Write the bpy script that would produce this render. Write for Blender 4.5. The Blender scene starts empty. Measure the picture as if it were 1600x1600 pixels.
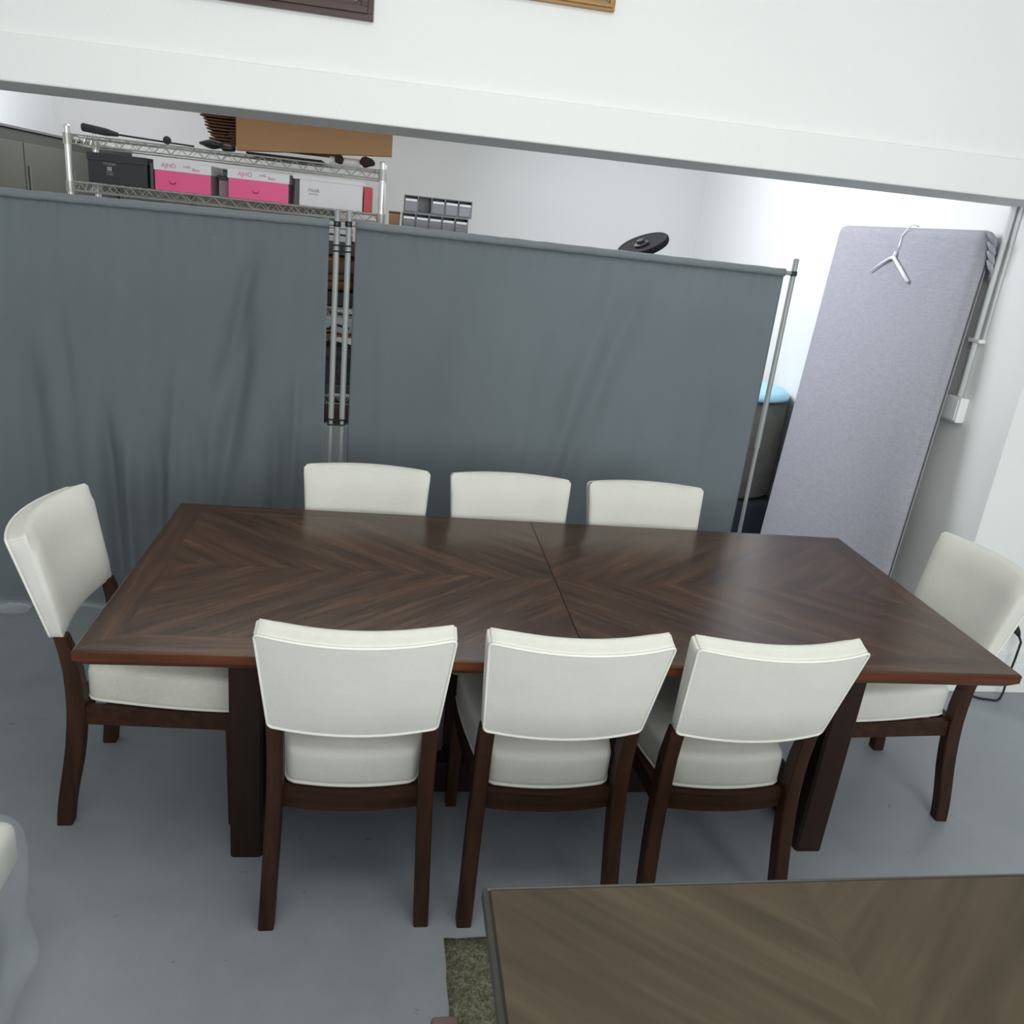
import bpy, bmesh, math, random
from mathutils import Vector, Matrix
random.seed(7)
S = bpy.context.scene
COL = S.collection
PI = math.pi

# ------------------------------------------------------------------ camera
cam_d = bpy.data.cameras.new('camera'); cam = bpy.data.objects.new('camera', cam_d); COL.objects.link(cam)
YAW, PITCH, ROLL, F = 0.1654, 0.3374, 0.1101, 1284.4
fwd = Vector((math.sin(YAW)*math.cos(PITCH), math.cos(YAW)*math.cos(PITCH), -math.sin(PITCH)))
r0 = Vector((math.cos(YAW), -math.sin(YAW), 0)); u0 = r0.cross(fwd)
rr = math.cos(ROLL)*r0 + math.sin(ROLL)*u0; uu = -math.sin(ROLL)*r0 + math.cos(ROLL)*u0
M = Matrix((rr, uu, -fwd)).transposed().to_4x4(); M.translation = Vector((0.6757, -1.7425, 1.7701))
cam.matrix_world = M
cam_d.sensor_width = 36; cam_d.lens = F/1600*36; cam_d.clip_start = 0.02
S.camera = cam

# ------------------------------------------------------------------ light
W = bpy.data.worlds.new('world'); S.world = W; W.use_nodes = True
W.node_tree.nodes['Background'].inputs[0].default_value = (0.80, 0.90, 1.0, 1)
W.node_tree.nodes['Background'].inputs[1].default_value = 0.35
S.view_settings.view_transform = 'Standard'; S.view_settings.look = 'None'
S.view_settings.gamma = 1; S.view_settings.use_curve_mapping = False
S.view_settings.exposure = 0.0
def area(name, loc, rot, sx, sy, power, color):
    l = bpy.data.lights.new(name, 'AREA'); l.shape = 'RECTANGLE'; l.size = sx; l.size_y = sy
    l.energy = power; l.color = color
    o = bpy.data.objects.new(name, l); COL.objects.link(o); o.location = loc; o.rotation_euler = rot; return o
area('window_daylight', (1.5, -4.3, 1.95), (math.radians(90), 0, math.radians(8)), 3.6, 1.7, 158, (0.95, 0.98, 1.0))
area('ceiling_light_front', (0.9, -0.9, 3.2), (0, 0, 0), 2.4, 1.0, 28, (1.0, 0.98, 0.92))
area('ceiling_light_back', (0.4, 2.9, 3.0), (0, 0, 0), 1.8, 0.5, 32, (1.0, 0.98, 0.94))
area('back_fill_right', (1.25, 3.0, 2.5), (0, math.radians(-75), 0), 0.9, 1.2, 46, (0.88, 0.91, 1.0))  # added fill hanging mid-room to brighten the right wall, not a real window
area('back_fill_left', (-0.5, 3.6, 2.7), (0, math.radians(70), 0), 0.6, 0.9, 24, (0.90, 0.92, 1.0))  # added fill aimed at the left wall, no actual lamp there

# ------------------------------------------------------------------ materials
def mat(name, col, rough=0.6, metal=0.0, spec=0.5, noise=None, bump=None, alpha=None, trans=None, sheen=None):
    """noise=(scale, amount): tone variation; bump=(scale, strength)"""
    m = bpy.data.materials.new(name); m.use_nodes = True
    nt = m.node_tree; b = nt.nodes['Principled BSDF']
    b.inputs['Base Color'].default_value = (*col, 1); b.inputs['Roughness'].default_value = rough
    b.inputs['Metallic'].default_value = metal; b.inputs['Specular IOR Level'].default_value = spec
    tc = nt.nodes.new('ShaderNodeTexCoord')
    if noise:
        n = nt.nodes.new('ShaderNodeTexNoise'); n.inputs['Scale'].default_value = noise[0]; n.inputs['Detail'].default_value = 5
        nt.links.new(tc.outputs['Object'], n.inputs['Vector'])
        mx = nt.nodes.new('ShaderNodeMix'); mx.data_type = 'RGBA'
        k = noise[1]
        mx.inputs[6].default_value = (*[c*(1-k) for c in col], 1); mx.inputs[7].default_value = (*[min(1, c*(1+k)) for c in col], 1)
        nt.links.new(n.outputs['Fac'], mx.inputs[0]); nt.links.new(mx.outputs[2], b.inputs['Base Color'])
    if bump:
        n2 = nt.nodes.new('ShaderNodeTexNoise'); n2.inputs['Scale'].default_value = bump[0]; n2.inputs['Detail'].default_value = 4
        nt.links.new(tc.outputs['Object'], n2.inputs['Vector'])
        bp = nt.nodes.new('ShaderNodeBump'); bp.inputs['Strength'].default_value = bump[1]; bp.inputs['Distance'].default_value = 0.01
        nt.links.new(n2.outputs['Fac'], bp.inputs['Height']); nt.links.new(bp.outputs['Normal'], b.inputs['Normal'])
    if alpha is not None: b.inputs['Alpha'].default_value = alpha
    if trans is not None: b.inputs['Transmission Weight'].default_value = trans
    if sheen: b.inputs['Sheen Weight'].default_value = sheen
    return m

class NT:
    """tiny node helper"""
    def __init__(s, m): s.nt = m.node_tree; s.b = s.nt.nodes['Principled BSDF']
    def n(s, t, **kw):
        x = s.nt.nodes.new(t)
        for k, v in kw.items(): setattr(x, k, v)
        return x
    def l(s, a, b): s.nt.links.new(a, b)
    def m(s, op, a, b=None, c=None):
        x = s.n('ShaderNodeMath', operation=op)
        for i, v in enumerate((a, b, c)):
            if v is None: continue
            if isinstance(v, (int, float)): x.inputs[i].default_value = v
            else: s.l(v, x.inputs[i])
        return x.outputs[0]
    def ramp(s, fac, stops):
        r = s.n('ShaderNodeValToRGB'); e = r.color_ramp.elements
        while len(e) < len(stops): e.new(0.5)
        for el, (p, c) in zip(e, stops): el.position = p; el.color = (*c, 1)
        s.l(fac, r.inputs[0]); return r.outputs[0]
    def mix(s, fac, a, b, mode='MIX'):
        x = s.n('ShaderNodeMix', data_type='RGBA', blend_type=mode)
        for i, v in ((0, fac), (6, a), (7, b)):
            if isinstance(v, (int, float)): x.inputs[i].default_value = v
            elif isinstance(v, tuple): x.inputs[i].default_value = (*v, 1)
            else: s.l(v, x.inputs[i])
        return x.outputs[2]
    def noise(s, vec, scale, detail=4, rough=0.5):
        x = s.n('ShaderNodeTexNoise'); x.inputs['Scale'].default_value = scale; x.inputs['Detail'].default_value = detail
        x.inputs['Roughness'].default_value = rough
        s.l(vec, x.inputs['Vector']); return x.outputs['Fac']
    def comb(s, x, y, z=0.0):
        c = s.n('ShaderNodeCombineXYZ')
        for i, v in enumerate((x, y, z)):
            if isinstance(v, (int, float)): c.inputs[i].default_value = v
            else: s.l(v, c.inputs[i])
        return c.outputs[0]

def veneer(name, L, Wd, ang, dark, mid, light, border, rough=0.38, strip=0.11, streak=1.0):
    """book-matched chevron veneer with a mitred straight-grain border; object coords, origin at the top's corner"""
    m = bpy.data.materials.new(name); m.use_nodes = True; N = NT(m)
    tc = N.n('ShaderNodeTexCoord'); sp = N.n('ShaderNodeSeparateXYZ'); N.l(tc.outputs['Object'], sp.inputs[0])
    X, Y = sp.outputs[0], sp.outputs[1]
    u = N.m('ABSOLUTE', N.m('SUBTRACT', X, L/2)); v = N.m('ABSOLUTE', N.m('SUBTRACT', Y, Wd/2))
    c, s_ = math.cos(ang), math.sin(ang)
    a = N.m('ADD', N.m('MULTIPLY', u, c), N.m('MULTIPLY', v, s_))
    t = N.m('SUBTRACT', N.m('MULTIPLY', v, c), N.m('MULTIPLY', u, s_))
    side = N.m('ADD', N.m('MULTIPLY', N.m('GREATER_THAN', X, L/2), 3.7), N.m('MULTIPLY', N.m('GREATER_THAN', Y, Wd/2), 1.9))
    # border: straight grain
    eu = N.m('SUBTRACT', L/2, u); ev = N.m('SUBTRACT', Wd/2, v)
    ue = N.m('LESS_THAN', eu, ev)
    isb = N.m('LESS_THAN', N.m('MINIMUM', eu, ev), border)
    vec_in = N.comb(N.m('MULTIPLY', a, 2.2), N.m('MULTIPLY', t, 21), side)
    vec_b1 = N.comb(N.m('MULTIPLY', X, 1.6), N.m('MULTIPLY', Y, 26), 9.0)
    vec_b2 = N.comb(N.m('MULTIPLY', Y, 1.6), N.m('MULTIPLY', X, 26), 5.0)
    mv = N.n('ShaderNodeMix', data_type='VECTOR'); N.l(ue, mv.inputs[0]); N.l(vec_b1, mv.inputs[4]); N.l(vec_b2, mv.inputs[5])
    mv2 = N.n('ShaderNodeMix', data_type='VECTOR'); N.l(isb, mv2.inputs[0]); N.l(vec_in, mv2.inputs[4]); N.l(mv.outputs[1], mv2.inputs[5])
    g = N.noise(mv2.outputs[1], 1.0, 4, 0.5)
    gf = N.noise(mv2.outputs[1], 3.2, 3, 0.5)
    col = N.ramp(g, [(0.33, dark), (0.5, mid), (0.68, light)])
    # veneer leaves differ in tone
    leaf = N.m('FLOOR', N.m('DIVIDE', t, strip))
    wn = N.n('ShaderNodeTexWhiteNoise', noise_dimensions='2D'); N.l(N.comb(leaf, side), wn.inputs['Vector'])
    tone = N.m('MULTIPLY_ADD', wn.outputs['Value'], 0.22*streak, 1-0.11*streak)
    tone = N.m('MULTIPLY_ADD', N.m('SUBTRACT', gf, 0.5), 1.1*streak, tone)
    tv = N.n('ShaderNodeVectorMath', operation='SCALE'); N.l(col, tv.inputs[0]); N.l(tone, tv.inputs[3])
    # fine inlay line between field and border
    lb = N.m('LESS_THAN', N.m('ABSOLUTE', N.m('SUBTRACT', N.m('MINIMUM', eu, ev), border)), 0.0012)
    out = N.mix(N.m('MULTIPLY', lb, 0.35), tv.outputs[0], dark)
    N.l(out, N.b.inputs['Base Color'])
    rg = N.m('MULTIPLY_ADD', gf, 0.12, rough-0.06); N.l(rg, N.b.inputs['Roughness'])
    N.b.inputs['Specular IOR Level'].default_value = 0.38
    bp = N.n('ShaderNodeBump'); bp.inputs['Strength'].default_value = 0.06; bp.inputs['Distance'].default_value = 0.001
    N.l(g, bp.inputs['Height']); N.l(bp.outputs[0], N.b.inputs['Normal'])
    return m

def grainwood(name, dark, light, axis=2, rough=0.4):
    m = bpy.data.materials.new(name); m.use_nodes = True; N = NT(m)
    tc = N.n('ShaderNodeTexCoord'); mp = N.n('ShaderNodeMapping'); N.l(tc.outputs['Object'], mp.inputs[0])
    sc = [38, 38, 38]; sc[axis] = 2.5; mp.inputs['Scale'].default_value = sc
    g = N.noise(mp.outputs[0], 1.0, 6, 0.6)
    N.l(N.ramp(g, [(0.3, dark), (0.7, light)]), N.b.inputs['Base Color']); N.b.inputs['Roughness'].default_value = rough; N.b.inputs['Specular IOR Level'].default_value = 0.22
    return m

def linen(name, col, amt=0.10):
    m = bpy.data.materials.new(name); m.use_nodes = True; N = NT(m)
    tc = N.n('ShaderNodeTexCoord')
    def thr(sc):
        mp = N.n('ShaderNodeMapping'); N.l(tc.outputs['Object'], mp.inputs[0]); mp.inputs['Scale'].default_value = sc
        return N.noise(mp.outputs[0], 1.0, 3, 0.6)
    w = N.m('ADD', thr((60, 60, 900)), thr((900, 900, 60)))
    big = N.noise(tc.outputs['Object'], 7, 4)
    fac = N.m('ADD', N.m('MULTIPLY', w, 0.35), N.m('MULTIPLY', big, 0.3))
    N.l(N.ramp(fac, [(0.3, tuple(c*(1-amt) for c in col)), (0.7, tuple(min(1, c*(1+amt)) for c in col))]), N.b.inputs['Base Color'])
    N.b.inputs['Roughness'].default_value = 0.85; N.b.inputs['Specular IOR Level'].default_value = 0.2
    N.b.inputs['Sheen Weight'].default_value = 0.15
    bp = N.n('ShaderNodeBump'); bp.inputs['Strength'].default_value = 0.25; bp.inputs['Distance'].default_value = 0.001
    N.l(w, bp.inputs['Height']); N.l(bp.outputs[0], N.b.inputs['Normal'])
    return m

def floor_mat():
    m = bpy.data.materials.new('painted_concrete'); m.use_nodes = True; N = NT(m)
    tc = N.n('ShaderNodeTexCoord'); P = tc.outputs['Object']
    big = N.noise(P, 1.3, 5, 0.55); med = N.noise(P, 7, 6, 0.6); fine = N.noise(P, 60, 4, 0.6)
    base = N.ramp(N.m('ADD', N.m('MULTIPLY', big, 0.6), N.m('MULTIPLY', med, 0.4)), [(0.32, (0.235, 0.257, 0.282)), (0.68, (0.300, 0.320, 0.345))])
    # small chips and stains in the paint
    mp = N.n('ShaderNodeMapping'); N.l(P, mp.inputs[0]); mp.inputs['Scale'].default_value = (9, 22, 1)
    chips = N.m('GREATER_THAN', N.noise(mp.outputs[0], 1.0, 7, 0.72), 0.69)
    c1 = N.mix(N.m('MULTIPLY', chips, 0.35), base, (0.42, 0.44, 0.46))
    spots = N.m('GREATER_THAN', N.noise(P, 24, 3, 0.6), 0.71)
    c2 = N.mix(N.m('MULTIPLY', spots, 0.45), c1, (0.10, 0.10, 0.10))
    N.l(c2, N.b.inputs['Base Color'])
    N.l(N.m('MULTIPLY_ADD', med, 0.25, 0.28), N.b.inputs['Roughness'])
    bp = N.n('ShaderNodeBump'); bp.inputs['Strength'].default_value = 0.15; bp.inputs['Distance'].default_value = 0.004
    N.l(N.m('ADD', med, N.m('MULTIPLY', fine, 0.25)), bp.inputs['Height']); N.l(bp.outputs[0], N.b.inputs['Normal'])
    return m

MT = dict(
    wall=mat('white_wall_paint', (0.80, 0.81, 0.79), 0.7, noise=(1.5, 0.02), bump=(90, 0.05)),
    wallb=mat('back_wall_paint', (0.68, 0.68, 0.665), 0.75, noise=(1.2, 0.02), bump=(90, 0.04)),
    floor=floor_mat(),
    curtain=mat('grey_curtain_cloth', (0.262, 0.298, 0.314), 0.8, spec=0.2, noise=(3, 0.05), bump=(700, 0.1), sheen=0.1),
    sleeve=mat('curtain_sleeve_cloth', (0.205, 0.232, 0.245), 0.8, spec=0.25, bump=(60, 0.3)),
    steel=mat('brushed_pole_metal', (0.34, 0.36, 0.36), 0.5, metal=0.35),
    chrome=mat('chrome_wire', (0.80, 0.80, 0.76), 0.38, metal=0.7),
    wire=mat('zinc_shelf_wire', (0.46, 0.47, 0.43), 0.45, metal=0.6),
    black=mat('black_plastic', (0.012, 0.012, 0.014), 0.4),
    blackm=mat('dark_grey_foam', (0.035, 0.033, 0.036), 0.8, bump=(120, 0.4)),
    fabric=linen('ivory_linen', (0.625, 0.622, 0.565)),
    soiled=linen('soiled_ivory_linen', (0.60, 0.585, 0.51), 0.22),
    pipe=mat('ivory_piping_cloth', (0.72, 0.71, 0.65), 0.8, spec=0.2),
    wood=grainwood('walnut_leg', (0.020, 0.0085, 0.0048), (0.055, 0.022, 0.0115), 2, 0.5),
    woodx=grainwood('walnut_rail', (0.019, 0.0085, 0.0052), (0.055, 0.022, 0.0115), 0, 0.5),
    tleg=grainwood('walnut_table_leg', (0.014, 0.007, 0.005), (0.026, 0.012, 0.008), 2, 0.6),
    edge=grainwood('walnut_table_edge', (0.048, 0.014, 0.006), (0.115, 0.034, 0.012), 0, 0.42),
    edgey=grainwood('walnut_table_edge_end', (0.048, 0.014, 0.006), (0.115, 0.034, 0.012), 1, 0.42),
    top=veneer('walnut_veneer_top', 2.4085, 1.003, math.radians(41), (0.031, 0.0130, 0.0060), (0.051, 0.0235, 0.0112), (0.080, 0.039, 0.019), 0.085, rough=0.24, strip=0.083, streak=0.9),
    top2=veneer('ash_brown_veneer_top', 1.10, 1.02, math.radians(40), (0.048, 0.034, 0.0175), (0.061, 0.0445, 0.0235), (0.076, 0.057, 0.031), 0.0, 0.5, strip=0.11, streak=0.5),
    edge2=mat('dark_table_edge_paint', (0.045, 0.043, 0.036), 0.45, noise=(30, 0.2)),
    gap=mat('dark_table_gap', (0.012, 0.008, 0.006), 0.7),
    card=mat('cardboard', (0.36, 0.205, 0.105), 0.85, spec=0.2, noise=(6, 0.07)),
    cardd=mat('dark_cardboard', (0.14, 0.07, 0.038), 0.9, spec=0.2, noise=(20, 0.25)),
    pink=mat('pink_card', (0.82, 0.10, 0.27), 0.5, noise=(4, 0.08)),
    pinktext=mat('pink_ink', (0.62, 0.16, 0.30), 0.6),
    pinkdark=mat('dark_pink_ink', (0.42, 0.02, 0.12), 0.6),
    white=mat('white_card', (0.74, 0.73, 0.74), 0.6, noise=(5, 0.03)),
    whitep=mat('white_plastic', (0.78, 0.80, 0.80), 0.35),
    greyink=mat('grey_ink', (0.18, 0.19, 0.19), 0.7),
    silver=mat('silver_ink', (0.30, 0.31, 0.32), 0.5),
    blackbox=mat('black_card', (0.022, 0.024, 0.028), 0.55, noise=(6, 0.15)),
    greyside=mat('grey_card_side', (0.10, 0.095, 0.095), 0.7),
    pinkgrey=mat('pinkish_grey_card_side', (0.33, 0.23, 0.26), 0.7),
    red=mat('red_card', (0.52, 0.035, 0.055), 0.5),
    lockerc=mat('locker_carcass_paint', (0.040, 0.041, 0.035), 0.6),
    locker=mat('grey_green_locker_paint', (0.068, 0.070, 0.058), 0.55, noise=(2, 0.05)),
    lockerd=mat('locker_seam', (0.05, 0.05, 0.045), 0.7),
    binp=mat('smoky_clear_plastic', (0.20, 0.205, 0.23), 0.25, alpha=0.5),
    binf=mat('grey_bin_frame', (0.16, 0.165, 0.18), 0.4),
    panel=None,
    blue=mat('pale_blue_plastic', (0.36, 0.68, 0.88), 0.35),
    felt=mat('dark_grey_felt', (0.105, 0.105, 0.095), 0.95, spec=0.1, noise=(14, 0.3), bump=(60, 0.5)),
    navy=mat('navy_nylon', (0.008, 0.013, 0.028), 0.6, noise=(12, 0.5)),
    bluep=mat('deep_blue_fabric', (0.03, 0.10, 0.22), 0.6),
    darkframe=grainwood('dark_picture_frame', (0.045, 0.026, 0.026), (0.10, 0.065, 0.06), 0, 0.35),
    goldframe=grainwood('golden_oak_frame', (0.26, 0.14, 0.05), (0.42, 0.25, 0.10), 0, 0.4),
    mount=mat('cream_mount_board', (0.72, 0.64, 0.60), 0.8),
    teal=mat('teal_print', (0.08, 0.20, 0.24), 0.6, noise=(14, 0.5)),
    brownbag=mat('brown_leather', (0.30, 0.125, 0.045), 0.55, noise=(9, 0.35), bump=(40, 0.3)),
    darkbag=mat('mottled_dark_fur', (0.09, 0.085, 0.09), 0.95, noise=(45, 0.9), bump=(50, 1.0)),
    discm=mat('matte_black_disc', (0.014, 0.014, 0.015), 0.85, spec=0.12),
    armw=mat('brown_arm_wood', (0.125, 0.072, 0.066), 0.5, noise=(12, 0.2)),
    maroon=mat('maroon_leather', (0.11, 0.045, 0.038), 0.5, noise=(10, 0.3)),
    fur=mat('dark_brown_bristle', (0.03, 0.016, 0.014), 0.95, noise=(60, 0.6), bump=(80, 1.0)),
    film=mat('clear_plastic_film', (0.80, 0.88, 0.92), 0.25, alpha=0.13, bump=(14, 0.8)),
    milk=mat('frosted_plastic', (0.80, 0.83, 0.83), 0.4, alpha=0.92),
    rubber=mat('black_rubber', (0.01, 0.01, 0.01), 0.7),
)
def panel_mat():
    m = bpy.data.materials.new('lilac_grey_upholstery'); m.use_nodes = True; N = NT(m)
    tc = N.n('ShaderNodeTexCoord'); mp = N.n('ShaderNodeMapping'); N.l(tc.outputs['Object'], mp.inputs[0]); mp.inputs['Scale'].default_value = (20, 20, 260)
    mp2 = N.n('ShaderNodeMapping'); N.l(tc.outputs['Object'], mp2.inputs[0]); mp2.inputs['Scale'].default_value = (260, 260, 40)
    w = N.m('ADD', N.noise(mp.outputs[0], 1, 4, 0.6), N.noise(mp2.outputs[0], 1, 4, 0.6))
    N.l(N.ramp(N.m('MULTIPLY', w, 0.5), [(0.36, (0.315, 0.315, 0.350)), (0.64, (0.405, 0.40, 0.442))]), N.b.inputs['Base Color'])
    N.b.inputs['Roughness'].default_value = 0.9; N.b.inputs['Specular IOR Level'].default_value = 0.15
    bp = N.n('ShaderNodeBump'); bp.inputs['Strength'].default_value = 0.4; bp.inputs['Distance'].default_value = 0.002
    N.l(w, bp.inputs['Height']); N.l(bp.outputs[0], N.b.inputs['Normal'])
    return m
MT['panel'] = panel_mat()
def rug_mat():
    m = bpy.data.materials.new('speckled_rug_pile'); m.use_nodes = True; N = NT(m)
    tc = N.n('ShaderNodeTexCoord'); P = tc.outputs['Object']
    a = N.noise(P, 70, 5, 0.75); b = N.noise(P, 190, 3, 0.7)
    w = N.m('ADD', N.m('MULTIPLY', a, 0.6), N.m('MULTIPLY', b, 0.4))
    N.l(N.ramp(w, [(0.36, (0.055, 0.056, 0.035)), (0.5, (0.14, 0.138, 0.095)), (0.66, (0.33, 0.33, 0.25))]), N.b.inputs['Base Color'])
    N.b.inputs['Roughness'].default_value = 1.0; N.b.inputs['Specular IOR Level'].default_value = 0.05
    bp = N.n('ShaderNodeBump'); bp.inputs['Strength'].default_value = 1.0; bp.inputs['Distance'].default_value = 0.008
    N.l(w, bp.inputs['Height']); N.l(bp.outputs[0], N.b.inputs['Normal'])
    return m
MT['rug'] = rug_mat()

# ------------------------------------------------------------------ geometry helpers
def obj(name, bm, m, parent=None, loc=None, smooth=False, label=None):
    me = bpy.data.meshes.new(name); bmesh.ops.recalc_face_normals(bm, faces=bm.faces); bm.to_mesh(me); bm.free()
    if smooth:
        for p in me.polygons: p.use_smooth = True
    o = bpy.data.objects.new(name, me); COL.objects.link(o)
    me.materials.append(MT[m] if isinstance(m, str) else m)
    if parent: o.parent = parent
    if loc: o.location = loc
    if label: o['label'] = label
    return o
def tag(o, label, cat, group=None):
    o['label'] = label; o['category'] = cat
    if group: o['group'] = group
    return o
def thing(name, label, cat, loc=(0, 0, 0), rz=0, group=None):
    o = bpy.data.objects.new(name, None); COL.objects.link(o); o.location = loc; o.rotation_euler = (0, 0, rz)
    o.empty_display_size = 0.1
    return tag(o, label, cat, group)
def struct(name, bm, m, parent=None):
    o = obj(name, bm, m, parent)
    if not parent: o['kind'] = 'structure'
    return o
def box(bm, x0, x1, y0, y1, z0, z1, bev=0.0):
    r = bmesh.ops.create_cube(bm, size=1)
    for v in r['verts']:
        v.co = Vector((x0+(v.co.x+.5)*(x1-x0), y0+(v.co.y+.5)*(y1-y0), z0+(v.co.z+.5)*(z1-z0)))
    if bev:
        es = list({e for v in r['verts'] for e in v.link_edges})
        bmesh.ops.bevel(bm, geom=es, offset=bev, segments=2, affect='EDGES', profile=0.5)
    return bm
def B(*a, bev=0.0): return box(bmesh.new(), *a, bev=bev)
def tube(bm, pts, r, seg=10, closed=False, caps=True):
    """round tube along a polyline, r a number or list"""
    pts = [Vector(p) for p in pts]; n = len(pts); rings = []
    up = None
    for i, p in enumerate(pts):
        if closed: t = pts[(i+1) % n]-pts[i-1]
        else: t = pts[min(i+1, n-1)]-pts[max(i-1, 0)]
        t.normalize()
        if up is None:
            up = Vector((0, 0, 1)) if abs(t.z) < 0.9 else Vector((1, 0, 0))
        a = t.cross(up); 
        if a.length < 1e-6: a = t.cross(Vector((0, 1, 0)))
        a.normalize(); b = t.cross(a).normalized(); up = -b if False else a.cross(t).normalized()
        rad = r[i] if isinstance(r, (list, tuple)) else r
        rings.append([bm.verts.new(p+rad*(math.cos(k*2*PI/seg)*a+math.sin(k*2*PI/seg)*b)) for k in range(seg)])
    m = n if closed else n-1
    for i in range(m):
        A, Bq = rings[i], rings[(i+1) % n]
        for k in range(seg): bm.faces.new((A[k], A[(k+1) % seg], Bq[(k+1) % seg], Bq[k]))
    if caps and not closed: bm.faces.new(rings[0][::-1]); bm.faces.new(rings[-1])
    return bm
def T(pts, r, seg=10, **k): return tube(bmesh.new(), pts, r, seg, **k)
def sweep_rect(bm, path, wx, wy):
    """rectangular section in the xy plane swept through path points (x,y,z); wx, wy lists of half sizes"""
    rings = []
    for (x, y, z), a, b in zip(path, wx, wy):
        c = min(a, b)*0.18
        rings.append([bm.verts.new((x+sx, y+sy, z)) for sx, sy in
            ((-a+c, -b), (a-c, -b), (a, -b+c), (a, b-c), (a-c, b), (-a+c, b), (-a, b-c), (-a, -b+c))])
    for A, Bq in zip(rings, rings[1:]):
        for k in range(8): bm.faces.new((A[k], A[(k+1) % 8], Bq[(k+1) % 8], Bq[k]))
    bm.faces.new(rings[0][::-1]); bm.faces.new(rings[-1])
    return bm
def lin(h, r, n, s=4):
    """grid stops along one axis of a rounded box of half size h"""
    e = [-h+r*(1-math.cos(PI/2*i/s)) for i in range(s)]
    mid = [-(h-r)+2*(h-r)*i/n for i in range(n+1)]
    return e+mid+[-x for x in reversed(e)]
def rbox(hx, hy, hz, r, nx=8, ny=2, nz=4, fn=None, r_xz=None):
    """rounded box as one closed mesh; r_xz an extra corner radius in the xz outline; fn maps the points"""
    bm = bmesh.new(); X, Y, Z = lin(hx, r, nx), lin(hy, r, ny), lin(hz, r, nz)
    vs = {}
    def V(i, j, k):
        if (i, j, k) in vs: return vs[i, j, k]
        p = Vector((X[i], Y[j], Z[k]))
        q = Vector((max(-hx+r, min(hx-r, p.x)), max(-hy+r, min(hy-r, p.y)), max(-hz+r, min(hz-r, p.z))))
        d = p-q
        if d.length > 1e-9: p = q+d.normalized()*r
        if r_xz:
            R = r_xz; qx = max(-hx+R, min(hx-R, p.x)); qz = max(-hz+R, min(hz-R, p.z))
            dx, dz = p.x-qx, p.z-qz
            if abs(dx) > 1e-9 and abs(dz) > 1e-9:
                mx = max(abs(dx), abs(dz)); ln = math.hypot(dx, dz); p.x = qx+dx*mx/ln; p.z = qz+dz*mx/ln
        if fn: p = Vector(fn(p))
        vs[i, j, k] = bm.verts.new(p); return vs[i, j, k]
    a, b, c = len(X)-1, len(Y)-1, len(Z)-1
    for i in range(a):
        for j in range(b):
            for k in (0, c): bm.faces.new((V(i, j, k), V(i+1, j, k), V(i+1, j+1, k), V(i, j+1, k)))
        for k in range(c):
            for j in (0, b): bm.faces.new((V(i, j, k), V(i+1, j, k), V(i+1, j, k+1), V(i, j, k+1)))
    for j in range(b):
        for k in range(c):
            for i in (0, a): bm.faces.new((V(i, j, k), V(i, j+1, k), V(i, j+1, k+1), V(i, j, k+1)))
    return bm
def lathe(prof, seg=24, at=(0, 0, 0)):
    bm = bmesh.new(); rings = []
    for r, z in prof:
        rings.append([bm.verts.new((at[0]+r*math.cos(k*2*PI/seg), at[1]+r*math.sin(k*2*PI/seg), at[2]+z)) for k in range(seg)])
    for A, Bq in zip(rings, rings[1:]):
        for k in range(seg): bm.faces.new((A[k], A[(k+1) % seg], Bq[(k+1) % seg], Bq[k]))
    bm.faces.new(rings[0][::-1]); bm.faces.new(rings[-1]); return bm
def copy_tree(o, parent=None):
    c = o.copy(); COL.objects.link(c)
    if parent: c.parent = parent
    for ch in list(o.children): copy_tree(ch, c)
    return c
def text(name, s, size, loc, rot, m, parent, label=None):
    cu = bpy.data.curves.new(name, 'FONT'); cu.body = s; cu.size = size; cu.extrude = 0.0004; cu.align_x = 'CENTER'; cu.align_y = 'CENTER'
    t = bpy.data.objects.new(name, cu); me = bpy.data.meshes.new_from_object(t); bpy.data.objects.remove(t)
    o = bpy.data.objects.new(name, me); COL.objects.link(o); o.parent = parent; o.location = loc; o.rotation_euler = rot
    me.materials.clear(); me.materials.append(MT[m]); return o

# ------------------------------------------------------------------ the room
XR, YB, XL = 3.135, 5.24, -1.85
struct('floor', B(-4.2, 4.8, -4.6, 5.5, -0.1, 0), 'floor')
struct('wall_back', B(XL-0.15, XR+0.15, YB, YB+0.15, 0, 3.1), 'wallb')
struct('wall_right', B(XR, XR+0.2, 1.52, YB, 0, 3.1), 'wall')
struct('wall_left', B(XL-0.15, XL, 1.52, YB, 0, 3.1), 'wall')
# partition between the rooms: stub at the right, stub far left, header wall above the opening
bm = B(XR, 4.6, 1.18, 1.52, 0, 3.3)
struct('wall_partition_right', bm, 'wall')
struct('wall_partition_left', B(-4.0, -1.9, 1.18, 1.52, 0, 3.3), 'wall')
def slanted_beam(x0, x1, y0, y1, zl, zr, z1, bev=0.012):
    bm = B(x0, x1, y0, y1, 0, 1)
    for v in bm.verts:
        t = (v.co.x-x0)/(x1-x0); lo = zl+(zr-zl)*t; v.co.z = z1+(zr-zl)*t if v.co.z > .5 and z1 < 3 else (z1 if v.co.z > .5 else lo)
    if bev: bmesh.ops.bevel(bm, geom=[e for e in bm.edges], offset=bev, segments=3, affect='EDGES', profile=0.5)
    return bm
struct('trim_1', slanted_beam(-1.9, XR+0.8, 1.172, 1.52, 1.996, 2.044, 2.128, 0.006), 'wall')
struct('wall_header', B(-4.0, 4.6, 1.190, 1.50, 2.13, 3.3), 'wall')
struct('baseboard_right', box(B(XR+0.004, 4.6, 1.160, 1.18, 0, 0.150, bev=0.004), XR+0.004, 4.6, 1.168, 1.18, 0.150, 0.20, bev=0.003), 'wall')
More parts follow.
